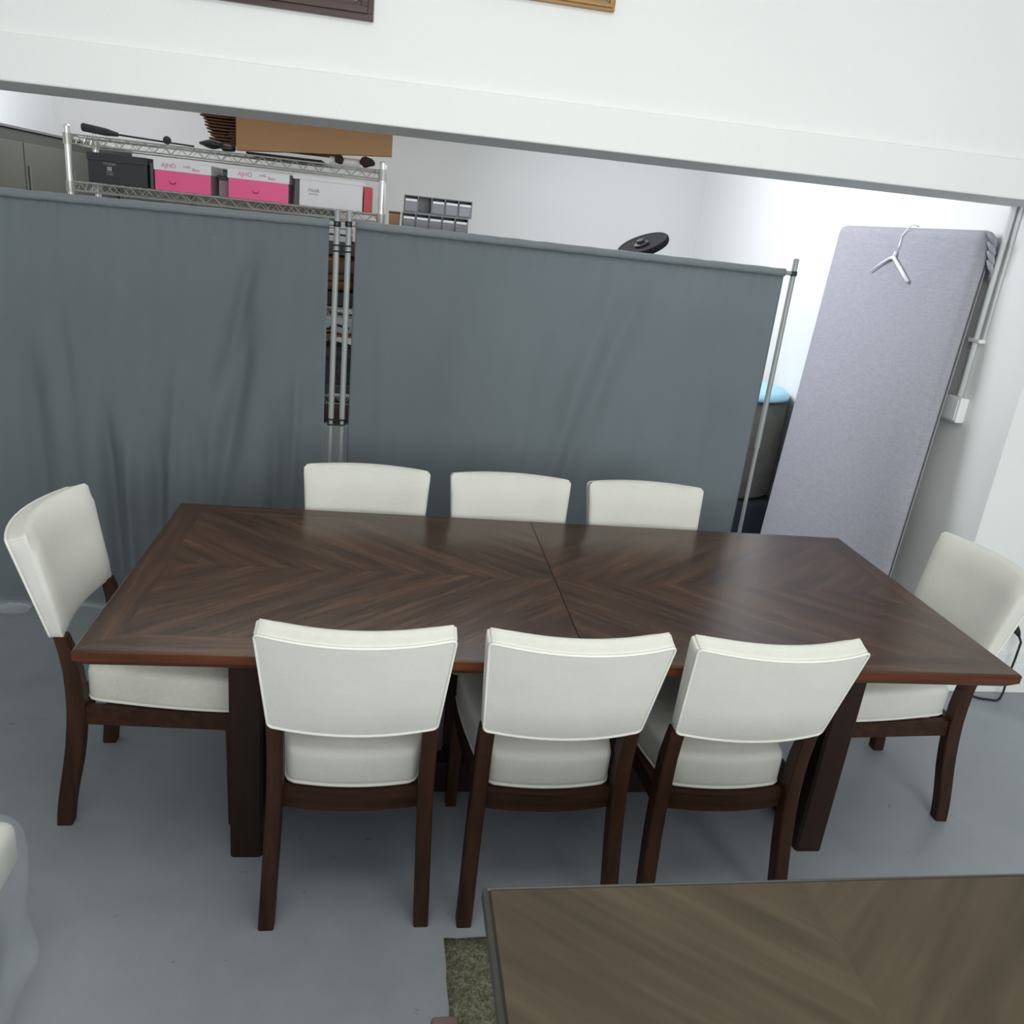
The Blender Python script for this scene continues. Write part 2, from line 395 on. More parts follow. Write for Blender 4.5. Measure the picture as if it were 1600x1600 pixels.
struct('ceiling', B(-4.2, 4.8, -4.6, 1.3, 3.3, 3.4), 'wall')
struct('ceiling_back', B(XL-0.15, XR+0.2, 1.3, YB+0.15, 3.1, 3.2), 'wall')
struct('wall_side_left', B(-4.2, -4.0, -4.6, 1.5, 0, 3.3), 'wall')
struct('wall_side_right', B(4.6, 4.8, -4.6, 1.5, 0, 3.3), 'wall')
# wall behind the camera with the window the daylight comes through
bm = bmesh.new(); box(bm, -4.0, 4.6, -4.6, -4.45, 0, 1.15); box(bm, -4.0, 4.6, -4.6, -4.45, 2.85, 3.3)
box(bm, -4.0, -1.5, -4.6, -4.45, 1.15, 2.85); box(bm, 2.7, 4.6, -4.6, -4.45, 1.15, 2.85)
struct('wall_front', bm, 'wall')

# ------------------------------------------------------------------ dining table
L, WD, H = 2.4085, 1.003, 0.762
tb = thing('dining_table', 'long dark walnut dining table with chevron veneer top and a centre split', 'table')
def top_half(x0, x1, endleft):
    bm = bmesh.new()
    # section levels: (inset, z)
    lv = [(0.004, H), (0.0, H-0.004), (0.0, H-0.026), (0.018, H-0.044), (0.026, H-0.050)]
    rings = []
    for ins, z in lv:
        a = x0+(ins if endleft else 0); b = x1-(0 if endleft else ins)
        rings.append([bm.verts.new(p) for p in ((a, ins, z), (b, ins, z), (b, WD-ins, z), (a, WD-ins, z))])
    for A, Bq in zip(rings, rings[1:]):
        for k in range(4): bm.faces.new((A[k], A[(k+1) % 4], Bq[(k+1) % 4], Bq[k]))
    bm.faces.new(rings[0]); bm.faces.new(rings[-1][::-1])
    return bm
for a, b, e in ((0, L/2-0.0012, True), (L/2+0.0012, L, False)):
    o = obj('table_top', top_half(a, b, e), 'top', tb)
    o.data.materials.append(MT['edge']); o.data.materials.append(MT['edgey'])
    for p in o.data.polygons:
        if abs(p.normal.z) < 0.9 and p.normal.z < 0.5: p.material_index = 2 if abs(p.normal.x) > 0.6 else 1
for x in (0.303, L-0.303-0.088):
    xc = x+0.044
    for y in (0.19, WD-0.19-0.088):
        bm = bmesh.new(); sweep_rect(bm, [(xc, y+0.044, 0), (xc, y+0.044, H-0.05)], [0.044]*2, [0.044]*2)
        obj('leg', bm, 'tleg', tb)
    obj('top_cleat', B(x+0.006, x+0.082, 0.278, WD-0.278, H-0.11, H-0.0505, bev=0.003), 'tleg', tb)
    obj('foot_rail', B(x+0.006, x+0.082, 0.278, WD-0.278, 0.015, 0.115, bev=0.003), 'tleg', tb)
obj('stretcher', B(0.385, L-0.385, 0.465, 0.535, 0.005, 0.118, bev=0.003), 'tleg', tb)

# ------------------------------------------------------------------ upholstered dining chair (local +y = towards the table, origin between the rear feet)
def chair_y(z):
    P = [(0, 0), (0.1, 0.014), (0.23, 0.040), (0.38, 0.055), (0.48, 0.053), (0.60, 0.037), (0.65, 0.022)]
    for (z0, y0), (z1, y1) in zip(P, P[1:]):
        if z <= z1: t = (z-z0)/(z1-z0); return y0+(y1-y0)*t
    return P[-1][1]
def smooth_y(z):
    return sum(chair_y(max(0, z+d)) for d in (-.05, -.025, 0, .025, .05))/5
def back_map(p, off=0):
    """backrest: p.x lateral, p.y thickness, p.z height about the middle"""
    t = (p.z+0.145)/0.29
    wx = 1.0+0.105*t
    q = 1-(p.x/0.2)**2
    y0 = 0.006-0.078*t-(0.030+0.022*t)*q
    zz = 0.597+0.29*t-0.004*q*(1-t)
    return (p.x*wx, y0+0.0245+p.y+off, zz)
def make_chair():
    t = thing('dining_chair', '', 'chair')
    # seat cushion with crowned top
    def seat(p):
        q = (p.y+0.215)/0.43
        w = 0.82+0.26*math.sin(min(1.0, max(0.0, q))*PI/2)
        crown = 0.018*(1-(p.x/0.21)**2)*(1-((p.y)/0.215)**2) if p.z > 0 else 0
        bow = -0.020*(1-(p.x/0.2)**2)*(1-q)
        return (p.x*w*0.975, 0.290+p.y+bow, 0.437+p.z*0.92+crown)
    s = obj('seat', rbox(0.203, 0.215, 0.055, 0.022, 12, 12, 3, seat), 'fabric', t, smooth=True)
    path = []
    for k in range(72):
        a = k/72*4; e = int(a); f = a-e
        hx, hy = 0.2005, 0.2125
        P = [(-hx+2*hx*f, -hy), (hx, -hy+2*hy*f), (hx-2*hx*f, hy), (-hx, hy-2*hy*f)][e]
        c = 0.97 if (f < 0.03) else 1
        q = Vector((P[0]*c, P[1]*c, -0.050)); path.append(seat(q))
    obj('seat_piping', T(path, 0.0050, 6, closed=True), 'pipe', s, smooth=True)
    # seat frame: bowed rear rail, side rails, front rail
    bm = bmesh.new()
    n = 10; rows = []
    for i in range(n+1):
        x = -0.168+0.336*i/n; y = 0.055-0.020*(1-(x/0.17)**2)
        rows.append([bm.verts.new((x, y+dy, z)) for dy, z in ((0, 0.330), (0.024, 0.330), (0.024, 0.384), (0, 0.384))])
    for A, Bq in zip(rows, rows[1:]):
        for k in range(4): bm.faces.new((A[k], A[(k+1) % 4], Bq[(k+1) % 4], Bq[k]))
    bm.faces.new(rows[0][::-1]); bm.faces.new(rows[-1])
    for s_ in (-1, 1):
        b2 = bmesh.new(); box(b2, -0.012, 0.012, 0.07, 0.47, 0.330, 0.384)
        for v in b2.verts: v.co.x = s_*0.183+v.co.x+s_*0.022*((v.co.y-0.07)/0.4)
        me = bpy.data.meshes.new('tmp'); b2.to_mesh(me); bm.from_mesh(me); b2.free(); bpy.data.meshes.remove(me)
    box(bm, -0.190, 0.190, 0.478, 0.500, 0.330, 0.384)
    obj('seat_frame', bm, 'woodx', t)
    # backrest
    def bk(p):
        hx, hy, hz = 0.202, 0.030, 0.145
        t = (p.z+hz)/(2*hz); x, y, z = back_map(Vector((p.x, 0, p.z)))
        f = (p.y+hy)/(2*hy); th = 0.044+0.030*t
        yy = y-0.0245+f*th
        if f > 0.3:   # rolled front edges
            R2 = 0.055; dx = max(0, abs(p.x)-(hx-R2))/R2; dz = max(0, abs(p.z)-(hz-R2))/R2
            d = min(0.98, math.hypot(dx, dz)); yy -= (f-0.3)/0.7*0.020*(0.6+0.8*t)*(1-math.sqrt(1-d*d))
            yy += (f-0.3)/0.7*0.006*(1-min(1, d))
        z += 0.016*f*max(0, t-0.6)/0.4
        return (x, yy, z)
    b = obj('backrest', rbox(0.202, 0.030, 0.145, 0.010, 22, 4, 14, bk, r_xz=0.016), 'fabric', t, smooth=True)
    for yy, nm in ((-0.0295, 'back_piping'),):
        path = []
        hx, hz, R = 0.1985, 0.1415, 0.012
        C = [(hx-R, -hz+R, -PI/2), (hx-R, hz-R, 0), (-hx+R, hz-R, PI/2), (-hx+R, -hz+R, PI)]
        for ci, (cx, cz, a0) in enumerate(C):
            for k in range(5):
                a = a0+PI/2*k/4; path.append((cx+R*math.cos(a), cz+R*math.sin(a)))
            nx_ = C[(ci+1) % 4]; a1 = nx_[2]
            ex, ez = nx_[0]+R*math.cos(a1), nx_[1]+R*math.sin(a1)
            lx, lz = path[-1]
            for k in range(1, 10): path.append((lx+(ex-lx)*k/10, lz+(ez-lz)*k/10))
        pts = []
        for x, z in path:
            v = bk(Vector((x, yy, z))); pts.append((v[0], v[1]-(0.001 if yy < 0 else -0.001), v[2]))
        obj('piping', T(pts, 0.0036, 6, closed=True), 'pipe', b, smooth=True)
    # rear legs: sabre curve, one piece up into the backrest
    for s_ in (-1, 1):
        zs = [0, 0.03, 0.06, 0.1, 0.15, 0.2, 0.26, 0.32, 0.38, 0.44, 0.50, 0.56, 0.592, 0.604]
        pth = [(s_*(0.198-0.012*min(1, z/0.4)), smooth_y(z)+(0.0 if z < 0.5 else -0.07*(z-0.5)), z) for z in zs]
        lg = obj('leg', sweep_rect(bmesh.new(), pth, [0.0195]*len(zs), [0.021+0.003*min(1, z/0.2) if z < 0.5 else 0.022-0.07*(z-0.5) for z in zs]), 'wood', t)
    for s_ in (-1, 1):
        zs = [0, 0.15, 0.3, 0.388]
        pth = [(s_*0.2, 0.474, z) for z in zs]
        obj('leg', sweep_rect(bmesh.new(), pth, [0.0165, 0.0185, 0.0205, 0.021], [0.0165, 0.0185, 0.0205, 0.021]), 'wood', t)
    return t
CH = make_chair(); first = [True]
def put_chair(x, y, rz, label, group):
    c = CH if first[0] else copy_tree(CH); first[0] = False
    c.location = (x, y, 0); c.rotation_euler = (0, 0, rz); c['label'] = label; c['group'] = group
    return c
G1, G2, G3 = 'chairs on the near side of the table', 'chairs on the far side of the table', 'chairs at the table ends'
R_ = math.radians
put_chair(0.636, -0.050, 0, 'ivory upholstered chair, leftmost of the near row, seen from behind', G1)
put_chair(1.146, -0.054, R_(0.6), 'middle ivory upholstered chair of the near row, back to the viewer', G1)
put_chair(1.636, -0.054, R_(1.0), 'ivory upholstered chair, rightmost of the near row, beside a table leg', G1)
put_chair(0.617, 1.060, PI, 'ivory chair across the table, in front of the gap between the curtains', G2)
put_chair(1.134, 1.060, PI, 'middle ivory chair across the table, only its back showing above the table split', G2)
put_chair(1.648, 1.060, PI, 'ivory chair across the table, nearest the lilac grey panel', G2)
put_chair(-0.184, 0.540, -PI/2, 'ivory upholstered chair at the left end of the table, with a soiled seat', G3)
LC = [o for o in COL.objects if o.get('label', '').startswith('ivory upholstered chair at the left end')][0]
for ch in LC.children:
    if ch.name.startswith('seat') and 'frame' not in ch.name:
        ch.data = ch.data.copy(); ch.data.materials[0] = MT['soiled']
put_chair(2.620, 0.540, PI/2, 'ivory upholstered chair at the right end of the table, before the power cord', G3)

# ------------------------------------------------------------------ second table, rug, armchair, wrapped stool
t2 = thing('dining_table', 'greyish brown table in the foreground, cut off by the lower right corner', 'table', (0.868, -1.722, 0))
L2, W2 = 1.10, 1.013
bm = bmesh.new()
lv = [(0.012, 0.762), (0.009, 0.758), (0.006, 0.7615), (0.0, 0.757), (0.0, 0.735), (0.010, 0.728), (0.010, 0.712)]
rings = []
for ins, z in lv:
    rings.append([bm.verts.new(p) for p in ((ins, ins, z), (L2-ins, ins, z), (L2-ins, W2-ins+0.013, z), (ins, W2-ins, z))])
for A, Bq in zip(rings, rings[1:]):
    for k in range(4): bm.faces.new((A[k], A[(k+1) % 4], Bq[(k+1) % 4], Bq[k]))
bm.faces.new(rings[0]); bm.faces.new(rings[-1][::-1])
o = obj('table_top', bm, 'top2', t2); o.data.materials.append(MT['edge2'])
for p in o.data.polygons:
    if p.area < 0.1: p.material_index = 1
obj('apron', B(0.10, L2-0.10, 0.10, W2-0.10, 0.63, 0.7115, bev=0.002), 'edge2', t2)
for x in (0.10, L2-0.17):
    for y in (0.10, W2-0.17): obj('leg', B(x, x+0.07, y, y+0.07, 0.012, 0.63, bev=0.003), 'edge2', t2)
# rug with tufted border
bm = bmesh.new()
n = 60
def rugz(x, y): return 0.009+0.003*math.sin(x*61)*math.sin(y*57)
gx, gy = 40, 40; x0, x1, y0, y1 = 0.895, 2.15, -1.72, -0.108
V = [[bm.verts.new((x0+(x1-x0)*i/gx+(random.uniform(-.004, .004) if i in (0, gx) else 0), y0+(y1-y0)*j/gy+(random.uniform(-.003, .003) if j in (0, gy) else 0), 0.002 if i in (0, gx) or j in (0, gy) else rugz(i*.7, j*.9))) for j in range(gy+1)] for i in range(gx+1)]
for i in range(gx):
    for j in range(gy): bm.faces.new((V[i][j], V[i+1][j], V[i+1][j+1], V[i][j+1]))
ex = bmesh.ops.extrude_face_region(bm, geom=list(bm.faces))
for e in ex['geom']:
    if isinstance(e, bmesh.types.BMVert): e.co.z = 0.0
tag(obj('rug', bm, 'rug', smooth=True), 'speckled olive grey rug lying under the foreground table', 'rug')
# armchair whose arm tip shows at the bottom edge
ac = thing('armchair', 'brown wooden armchair beside the foreground table, only one arm tip in frame', 'chair', (0.555, -1.05, 0))
for s_ in (-1, 1):
    x = s_*0.257
    obj('arm', rbox(0.022, 0.22, 0.014, 0.008, 2, 6, 1, lambda p, x=x: (x+p.x, 0.010+p.y, 0.606+p.z)), 'armw', ac, smooth=True)
    obj('leg', sweep_rect(bmesh.new(), [(x, 0.16, 0), (x, 0.16, 0.595)], [0.016, 0.018], [0.016, 0.02]), 'wood', ac)
    obj('leg', sweep_rect(bmesh.new(), [(x, -0.24, 0), (x, -0.22, 0.45), (x, -0.27, 0.85)], [0.016]*3, [0.018]*3), 'wood', ac)
obj('seat', rbox(0.235, 0.21, 0.035, 0.02, 6, 6, 1, lambda p: (p.x, -0.03+p.y, 0.42+p.z)), 'fabric', ac, smooth=True)
obj('backrest', rbox(0.238, 0.02, 0.14, 0.012, 6, 1, 6, lambda p: (p.x, -0.245+p.y-p.z*0.12, 0.70+p.z)), 'fabric', ac, smooth=True)
# plastic wrapped stool at the left edge
ws = thing('upholstered_stool', 'cream stool wrapped in clear plastic film at the lower left edge', 'stool', (-0.405, -0.415, 0))
obj('cushion', rbox(0.34, 0.27, 0.06, 0.03, 8, 8, 2, lambda p: (p.x-0.005, p.y-0.02, 0.385+p.z)), 'fabric', ws, smooth=True)
for sx in (-1, 1):
    for sy in (-1, 1): obj('leg', sweep_rect(bmesh.new(), [(sx*0.28-0.02, sy*0.21-0.03, 0), (sx*0.28-0.02, sy*0.21-0.03, 0.326)], [0.016, 0.02], [0.016, 0.02]), 'wood', ws)
rw = random.Random(3)
def wrap(p):
    k = 0.985
    w = 0.0035*math.sin(p.x*31+p.z*19)+0.0035*math.sin(p.y*37-p.z*23)
    return (p.x*k+w-0.02, p.y*k+w-0.03, 0.236+p.z+0.012*math.sin(p.x*9)*math.sin(p.y*8)*(p.z > 0))
obj('plastic_cover', rbox(0.375, 0.305, 0.225, 0.06, 14, 14, 8, wrap), 'film', ws, smooth=True, label='wrinkled clear plastic cover')

# ------------------------------------------------------------------ curtains on stands
YC = 1.70
def curtain(x0, x1, folds, zt0, zt1, zb, nx=220, nz=70):
    """cloth sheet hanging from a sleeve, thickness 2 mm"""
    bm = bmesh.new(); V = []
    for i in range(nx+1):
        col = []
        u = i/nx; x = x0+(x1-x0)*u
        for j in range(nz+1):
            t = j/nz; zt = zt0+(zt1-zt0)*u; z = zt+(zb-zt)*t
            y = 0
            for (cx, slope, width, amp, ts, te) in folds:
                xx = x-(cx+slope*t); g = math.exp(-(xx/width)**2)
                env = max(0, min(1, (t-ts)/0.15))*(1 if t < te else max(0, 1-(t-te)/0.15))
                y += 1.7*amp*g*env
            y += 0.0016*math.sin(x*23+1.3*math.sin(t*5))*min(1, t*4)+0.001*math.sin(x*71+t*6)
            y += 0.0025*math.sin(x*150+math.sin(x*31)*2)*math.exp(-t*40)
            col.append(bm.verts.new((x, YC+y, z)))
        V.append(col)
    for i in range(nx):
        for j in range(nz): bm.faces.new((V[i][j], V[i+1][j], V[i+1][j+1], V[i][j+1]))
    bmesh.ops.solidify(bm, geom=list(bm.faces), thickness=0.002)
    return bm
def px2x(px, py):  # a point of the curtain plane seen at a frame position, used once to lay out the folds
    d = fwd+(px-800)/F*rr-(py-800)/F*uu; C = M.translation; t = (YC-C.y)/d.y; return C.x+d.x*t
def stand(cx0, cx1, zbar0, zbar1, name_label, label, poles, fold, x0, x1, sleeve):
    s = thing('curtain_stand', name_label, 'stand', (0, 0, 0), group='curtain stands')
    for (x, ztop) in poles:
        p = obj('pole', tube(T([(x, YC, 0.012), (x, YC, 0.92)], 0.0085, 12), [(x, YC, 0.92), (x, YC, ztop)], 0.0115, 12), 'steel', s, smooth=False)
        obj('pole_cap', lathe([(0.0118, -0.004), (0.0122, 0.003), (0.010, 0.007)], 14, (x, YC, ztop)), 'steel', p)
        obj('base', B(x-0.09 if x > 2 else x-0.012, x+0.09 if x > 2 else x+0.012, YC-0.17, YC+0.17, 0, 0.012, bev=0.003), 'steel', s)
    obj('cross_bar', T([(cx0, YC, zbar0), (cx1, YC, zbar1)], 0.009, 12), 'steel', s)
    for (x, zt), zb in zip(poles, (zbar0, zbar1)):
        obj('clamp', lathe([(0.0135, -0.010), (0.015, -0.006), (0.015, 0.006), (0.0135, 0.010)], 14, (x, YC, zb)), 'black', s)
    c = obj('curtain', curtain(x0, x1, fold, zbar0-0.012, zbar1-0.012, 0.018), 'curtain', smooth=True)
    tag(c, label, 'curtain', 'grey curtains on stands')
    sl = [(x0+(x1-x0)*k/40, YC, zbar0+(zbar1-zbar0)*(x0+(x1-x0)*k/40-cx0)/(cx1-cx0)+0.0008*math.sin(k*1.9)) for k in range(41)]
    obj('rod_sleeve', T(sl, [0.0160+0.0005*math.sin(k*2.7) for k in range(41)], 12), 'sleeve', c, smooth=True)
    return s
FL = [ # centre x at top, slope over the height, width, amplitude, start, end
    (px2x(410, 420), -0.42, 0.035, 0.022, 0.03, 0.35), (px2x(395, 520)+0.05, -0.28, 0.045, 0.030, 0.18, 1.2),
    (px2x(160, 760), 0.05, 0.030, 0.028, 0.45, 1.2), (px2x(200, 800), 0.02, 0.025, -0.022, 0.5, 1.2),
    (px2x(255, 740), -0.03, 0.035, 0.026, 0.5, 1.2), (px2x(330, 740), -0.08, 0.04, 0.020, 0.45, 1.2), (px2x(300, 600), -0.15, 0.03, -0.014, 0.3, 1.2),
    (px2x(50, 700), 0.04, 0.05, 0.022, 0.3, 1.2), (px2x(440, 700), -0.05, 0.03, 0.02, 0.4, 1.2), (px2x(100, 600), 0.02, 0.03, 0.010, 0.2, 1.2), (px2x(470, 600), -0.04, 0.02, -0.012, 0.3, 1.2)]
FR = [(px2x(1010, 470), -0.45, 0.05, 0.012, 0.02, 0.8), (px2x(960, 450), -0.30, 0.04, -0.008, 0.02, 0.7), (px2x(880, 500), -0.1, 0.08, 0.010, 0.2, 1.2),
    (px2x(680, 600), 0.02, 0.06, 0.009, 0.2, 1.2), (px2x(1120, 700), -0.05, 0.05, 0.009, 0.3, 1.2), (px2x(600, 500), 0.03, 0.04, -0.006, 0.1, 1.2), (px2x(780, 650), 0.03, 0.05, 0.007, 0.3, 1.2)]
stand(-1.42, 0.441, 1.672, 1.692, 'grey metal curtain stand carrying the left curtain, its pole left in the pair of poles',
      'dark grey cloth curtain on the left, with deep folds, reaching the floor', [(-1.42, 1.74), (0.441, 1.738)], FL, -1.38, 0.412, 0)
stand(0.486, 2.342, 1.696, 1.688, 'grey metal curtain stand carrying the right curtain, one pole beside the lilac panel',
      'dark grey cloth curtain on the right, flat and nearly free of folds', [(0.486, 1.740), (2.342, 1.742)], FR, 0.512, 2.302, 0)
for z, nm, cr in ((1.603, 'black tie binding the two curtain poles together, the upper one', 0), (0.905, 'black tie binding the two curtain poles together, the lower one', 0)):
    bm = bmesh.new()
    for dz in (-0.011, 0.011):
        pts = []
        for k in range(24):
            a = 2*PI*k/24; pts.append((0.4635+math.cos(a)*0.012+(0.0235 if math.cos(a) > 0 else -0.0235), YC+math.sin(a)*0.0142, z+dz+0.002*math.cos(a)))
        tube(bm, pts, 0.003, 6, closed=True)
    tube(bm, [(0.4635, YC-0.017, z-0.013), (0.4635, YC-0.019, z+0.013)], 0.004, 6)
    tag(obj('cable_tie', bm, 'rubber'), nm, 'tie', 'ties on the curtain poles')

# crumpled clear plastic at the foot of the left curtain
def crumple(x, y, s, seed, label):
    r = random.Random(seed); bm = bmesh.new(); bmesh.ops.create_icosphere(bm, subdivisions=3, radius=1)
    for v in bm.verts:
        k = 0.75+r.random()*0.4; v.co = Vector((x+v.co.x*s*1.6*k, y+v.co.y*s*k, max(0.001, s*0.45*k*(1+v.co.z))))
    return tag(obj('plastic_bag', bm, 'film'), label, 'bag')
crumple(-0.845, 1.62, 0.042, 1, 'crumpled clear plastic bag on the floor below the left curtain hem')

# ------------------------------------------------------------------ chrome wire shelf
YS0, YS1, XS0, XS1 = 2.10, 2.43, -0.664, 0.597
sh = thing('wire_shelf_rack', 'chrome wire shelving rack behind the curtains, loaded with boxes', 'shelf')
for x in (XS0, XS1):
    for y in (YS0, YS1):
        bm = T([(x, y, 0.01), (x, y, 1.945)], 0.0125, 14)
        for k in range(38): tube(bm, [(x, y, 0.05+k*0.05), (x, y, 0.053+k*0.05)], 0.0130, 14)
        p = obj('post', bm, 'chrome', sh)
        obj('post_cap', lathe([(0.013, 0), (0.0135, 0.004), (0.009, 0.009)], 14, (x, y, 1.945)), 'chrome', p)
        for z in (1.915, 1.735): obj('collar', lathe([(0.0135, -0.006), (0.0155, -0.004), (0.0150, 0.006)], 14, (x, y, z-0.030)), 'black', p)
def wire_shelf(z):
    bm = bmesh.new(); a, b, c, d = XS0, XS1, YS0, YS1; h = 0.034
    for zz in (z, z-h):
        for y in (c, d): tube(bm, [(a, y, zz), (b, y, zz)], 0.0036, 6)
        for x in (a, b): tube(bm, [(x, c, zz), (x, d, zz)], 0.0032, 6)
    n = 38
    for y, rad in ((c, 0.0030), (d, 0.0018)):
        tube(bm, [(a+(b-a)*k/n, y, z if k % 2 else z-h) for k in range(n+1)], rad, 5)
    for x in (a, b):
        tube(bm, [(x, c+(d-c)*k/8, z if k % 2 else z-h) for k in range(9)], 0.0022, 5)
    m = 34
    for k in range(1, m): tube(bm, [(a+(b-a)*k/m, c, z+0.002), (a+(b-a)*k/m, d, z+0.002)], 0.0010, 4)
    for y in (c+0.11, c+0.22): tube(bm, [(a, y, z-0.004), (b, y, z-0.004)], 0.0028, 5)
    for x in (a, b):
        for y in (c, d): tube(bm, [(x, y, z-h-0.005), (x, y, z+0.004)], 0.017, 12)
    return bm
SHELVES = (1.918, 1.738, 1.325, 0.925, 0.52, 0.12)
for z in SHELVES: obj('wire_shelf', wire_shelf(z), 'wire', sh)

ZT = SHELVES[0]+0.005; ZM = SHELVES[1]+0.005
RF = (PI/2, 0, 0)
# boxes on the second shelf
def lidbox(name, x0, x1, y0, y1, z0, h, lidh, label, cat, body, lid, group=None, side=None):
    t = thing(name, label, cat, ((x0+x1)/2, (y0+y1)/2, z0), group=group)
    wx, wy = (x1-x0)/2, (y1-y0)/2
    b = obj('box_body', B(-wx+0.003, wx-0.003, -wy+0.003, wy-0.003, 0, h-lidh*0.2, bev=0.0015), body, t)
    if side:
        b.data.materials.append(MT[side])
        for p in b.data.polygons:
            if abs(p.normal.x) > 0.9: p.material_index = 1
    if lid: obj('lid', B(-wx, wx, -wy, wy, h-lidh, h, bev=0.0015), lid, t)
    return t
bb = lidbox('storage_box', -0.602, -0.365, 2.12, 2.40, ZM, 0.118, 0.03, 'black cardboard box with a small silver emblem at the left end of the wire shelf', 'box', 'blackbox', 'blackbox')
yf = -0.1405
text('lettering', 'STUDIO', 0.014, (-0.03, yf, 0.078), RF, 'silver', bb)
bm = B(-0.040, -0.022, yf-0.0006, yf+0.001, 0.052, 0.068); box(bm, -0.045, -0.017, yf-0.0006, yf+0.001, 0.046, 0.048)
obj('emblem', bm, 'silver', bb); text('lettering', 'PARIS', 0.010, (-0.03, yf, 0.038), RF, 'silver', bb)
g = lidbox('storage_box', -0.362, -0.343, 2.13, 2.38, ZM, 0.105, 0.02, 'narrow grey box squeezed between the black box and the first pink box', 'box', 'greyside', None)
for k, (a, b, lab) in enumerate(((-0.340, -0.110, 'pink and white shoe box standing beside the black box'), (-0.045, 0.208, 'deeper pink and white shoe box standing next to the large white box'))):
    t = lidbox('shoe_box', a, b, 2.115, 2.40 if k else 2.36, ZM, 0.116, 0.038, lab, 'box', 'pink', 'white', 'pink shoe boxes on the wire shelf', 'pinkgrey')
    yf = -0.143 if k else -0.123
    text('lettering', 'AJHO', 0.024, (-0.055, yf-0.0005, 0.098), RF, 'pinktext', t)
    text('lettering', 'milk', 0.017, (0.018, yf-0.0005, 0.101), RF, 'pinktext', t)
    text('lettering', 'Bear', 0.017, (0.055, yf-0.0005, 0.092), RF, 'pinktext', t)
    sc = -0.042 if not k else -0.012
    obj('smile_mark', T([(sc+0.014*math.cos(a_), yf+0.0022, 0.040+0.012*math.sin(a_)) for a_ in [PI+PI*i/10 for i in range(11)]], [0.0006+0.0022*math.sin(PI*i/10) for i in range(11)], 6), 'pinkdark', t)
lidbox('storage_box', -0.100, -0.055, 2.20, 2.38, ZM, 0.085, 0.02, 'small grey box with dark lid between the two pink boxes', 'box', 'pinkgrey', 'blackbox')
wb = thing('storage_box', 'large white cardboard box with grey lettering at the right of the wire shelf', 'box', (0.385, 2.26, ZM))
obj('box_body', B(-0.135, 0.132, -0.135, 0.13, 0, 0.104, bev=0.0015), 'white', wb)
obj('lid', B(-0.165, 0.134, -0.120, 0.135, 0.1045, 0.125, bev=0.0015), 'white', wb)
obj('side_strip', B(-0.150, -0.1355, -0.134, 0.10, 0, 0.100), 'greyside', wb)
text('lettering', "rtusk", 0.024, (-0.075, -0.1355, 0.066), RF, 'greyink', wb); text('lettering', 'BEAUTIFUL', 0.008, (-0.075, -0.1355, 0.050), RF, 'greyink', wb)
tag(obj('red_box', B(0.522, 0.553, 2.118, 2.36, ZM, ZM+0.103, bev=0.002), 'red'), 'narrow red box upright beside the right shelf post', 'box')

# things on the top shelf
mp_ = thing('monopod', 'black monopod with foam grip lying on the top wire shelf', 'tripod', (0, 0, 0))
gz = ZT+0.012
obj('grip', T([(-0.618, 2.13, gz+0.016), (-0.612, 2.131, gz+0.016), (-0.53, 2.15, gz+0.008), (-0.485, 2.16, gz+0.004)], [0.012, 0.0165, 0.015, 0.008], 14), 'blackm', mp_, smooth=True)
obj('rod', T([(-0.49, 2.158, gz+0.004), (-0.20, 2.225, gz-0.004)], 0.0038, 8), 'black', mp_)
bm = bmesh.new(); bmesh.ops.create_uvsphere(bm, u_segments=16, v_segments=10, radius=0.0165); bmesh.ops.translate(bm, vec=(-0.30, 2.185, gz+0.006), verts=bm.verts)
tag(obj('ball_knob', bm, 'blackm', smooth=True), 'round black knob resting beside the monopod rod on the top shelf', 'knob')
# bundle of flattened cartons: layered sheets, fanned at the left end, and one wide carton in front
r = random.Random(5)
# (slabs lie inside the carton's depth, their stepped left ends showing)
cs = thing('carton_bundle', 'bundle of flattened brown cartons with fanned dark edges on the top shelf', 'cartons', (0, 0, 0))
N_ = 15
bm = bmesh.new()
for k in range(N_):
    z = ZT+0.036+k*0.0125; ext = 0.085*(k/(N_-1))**1.3
    x0 = -0.135-ext-r.uniform(0, 0.012)
    box(bm, x0, 0.40, 2.27+r.uniform(-.006, .006), 2.43, z, z+0.0055+r.uniform(0, .002))
obj('folded_sheets', bm, 'cardd', cs)
obj('sheet_edges', (lambda b: [box(b, -0.055+r.uniform(-.015, .015), 0.3, 2.235+r.uniform(-.004, .004), 2.26, ZT+0.030+k*0.0115, ZT+0.035+k*0.0115) for k in range(16)] and b)(bmesh.new()), 'cardd', cs)
bc = thing('cardboard_carton', 'wide flat brown cardboard carton on the top shelf, its top hidden by the beam', 'box', (0, 0, 0))
bm = B(-0.006, 0.632, 2.10, 2.16, 0, 1, bev=0)
for v in bm.verts:
    t = (v.co.x+0.006)/0.638
    lo, hi = (1.932+0.046*t, 2.125+0.03*t)
    v.co.z = lo if v.co.z < .5 else hi
obj('carton_body', bm, 'card', bc)
bm = B(0.0, 0.625, 2.165, 2.225, 0, 1)
for v in bm.verts:
    t = v.co.x/0.638; v.co.z = (1.938+0.046*t) if v.co.z < .5 else 2.12+0.03*t
obj('rear_flap', bm, 'card', bc)
def lump(name, x, y, z, sx, sy, sz, m, label, cat, seed, group=None, parent=None):
    r = random.Random(seed); bm = bmesh.new(); bmesh.ops.create_icosphere(bm, subdivisions=3, radius=1)
    for v in bm.verts:
        n = v.co.copy(); k = 1+0.10*math.sin(n.x*5+seed)+0.10*math.sin(n.y*7+n.z*6+seed)+r.uniform(-.04, .04)
        v.co = Vector((x+n.x*sx*k, y+n.y*sy*k, z+n.z*sz*k))
    o = obj(name, bm, m, parent, smooth=True)
    return tag(o, label, cat, group) if not parent else o
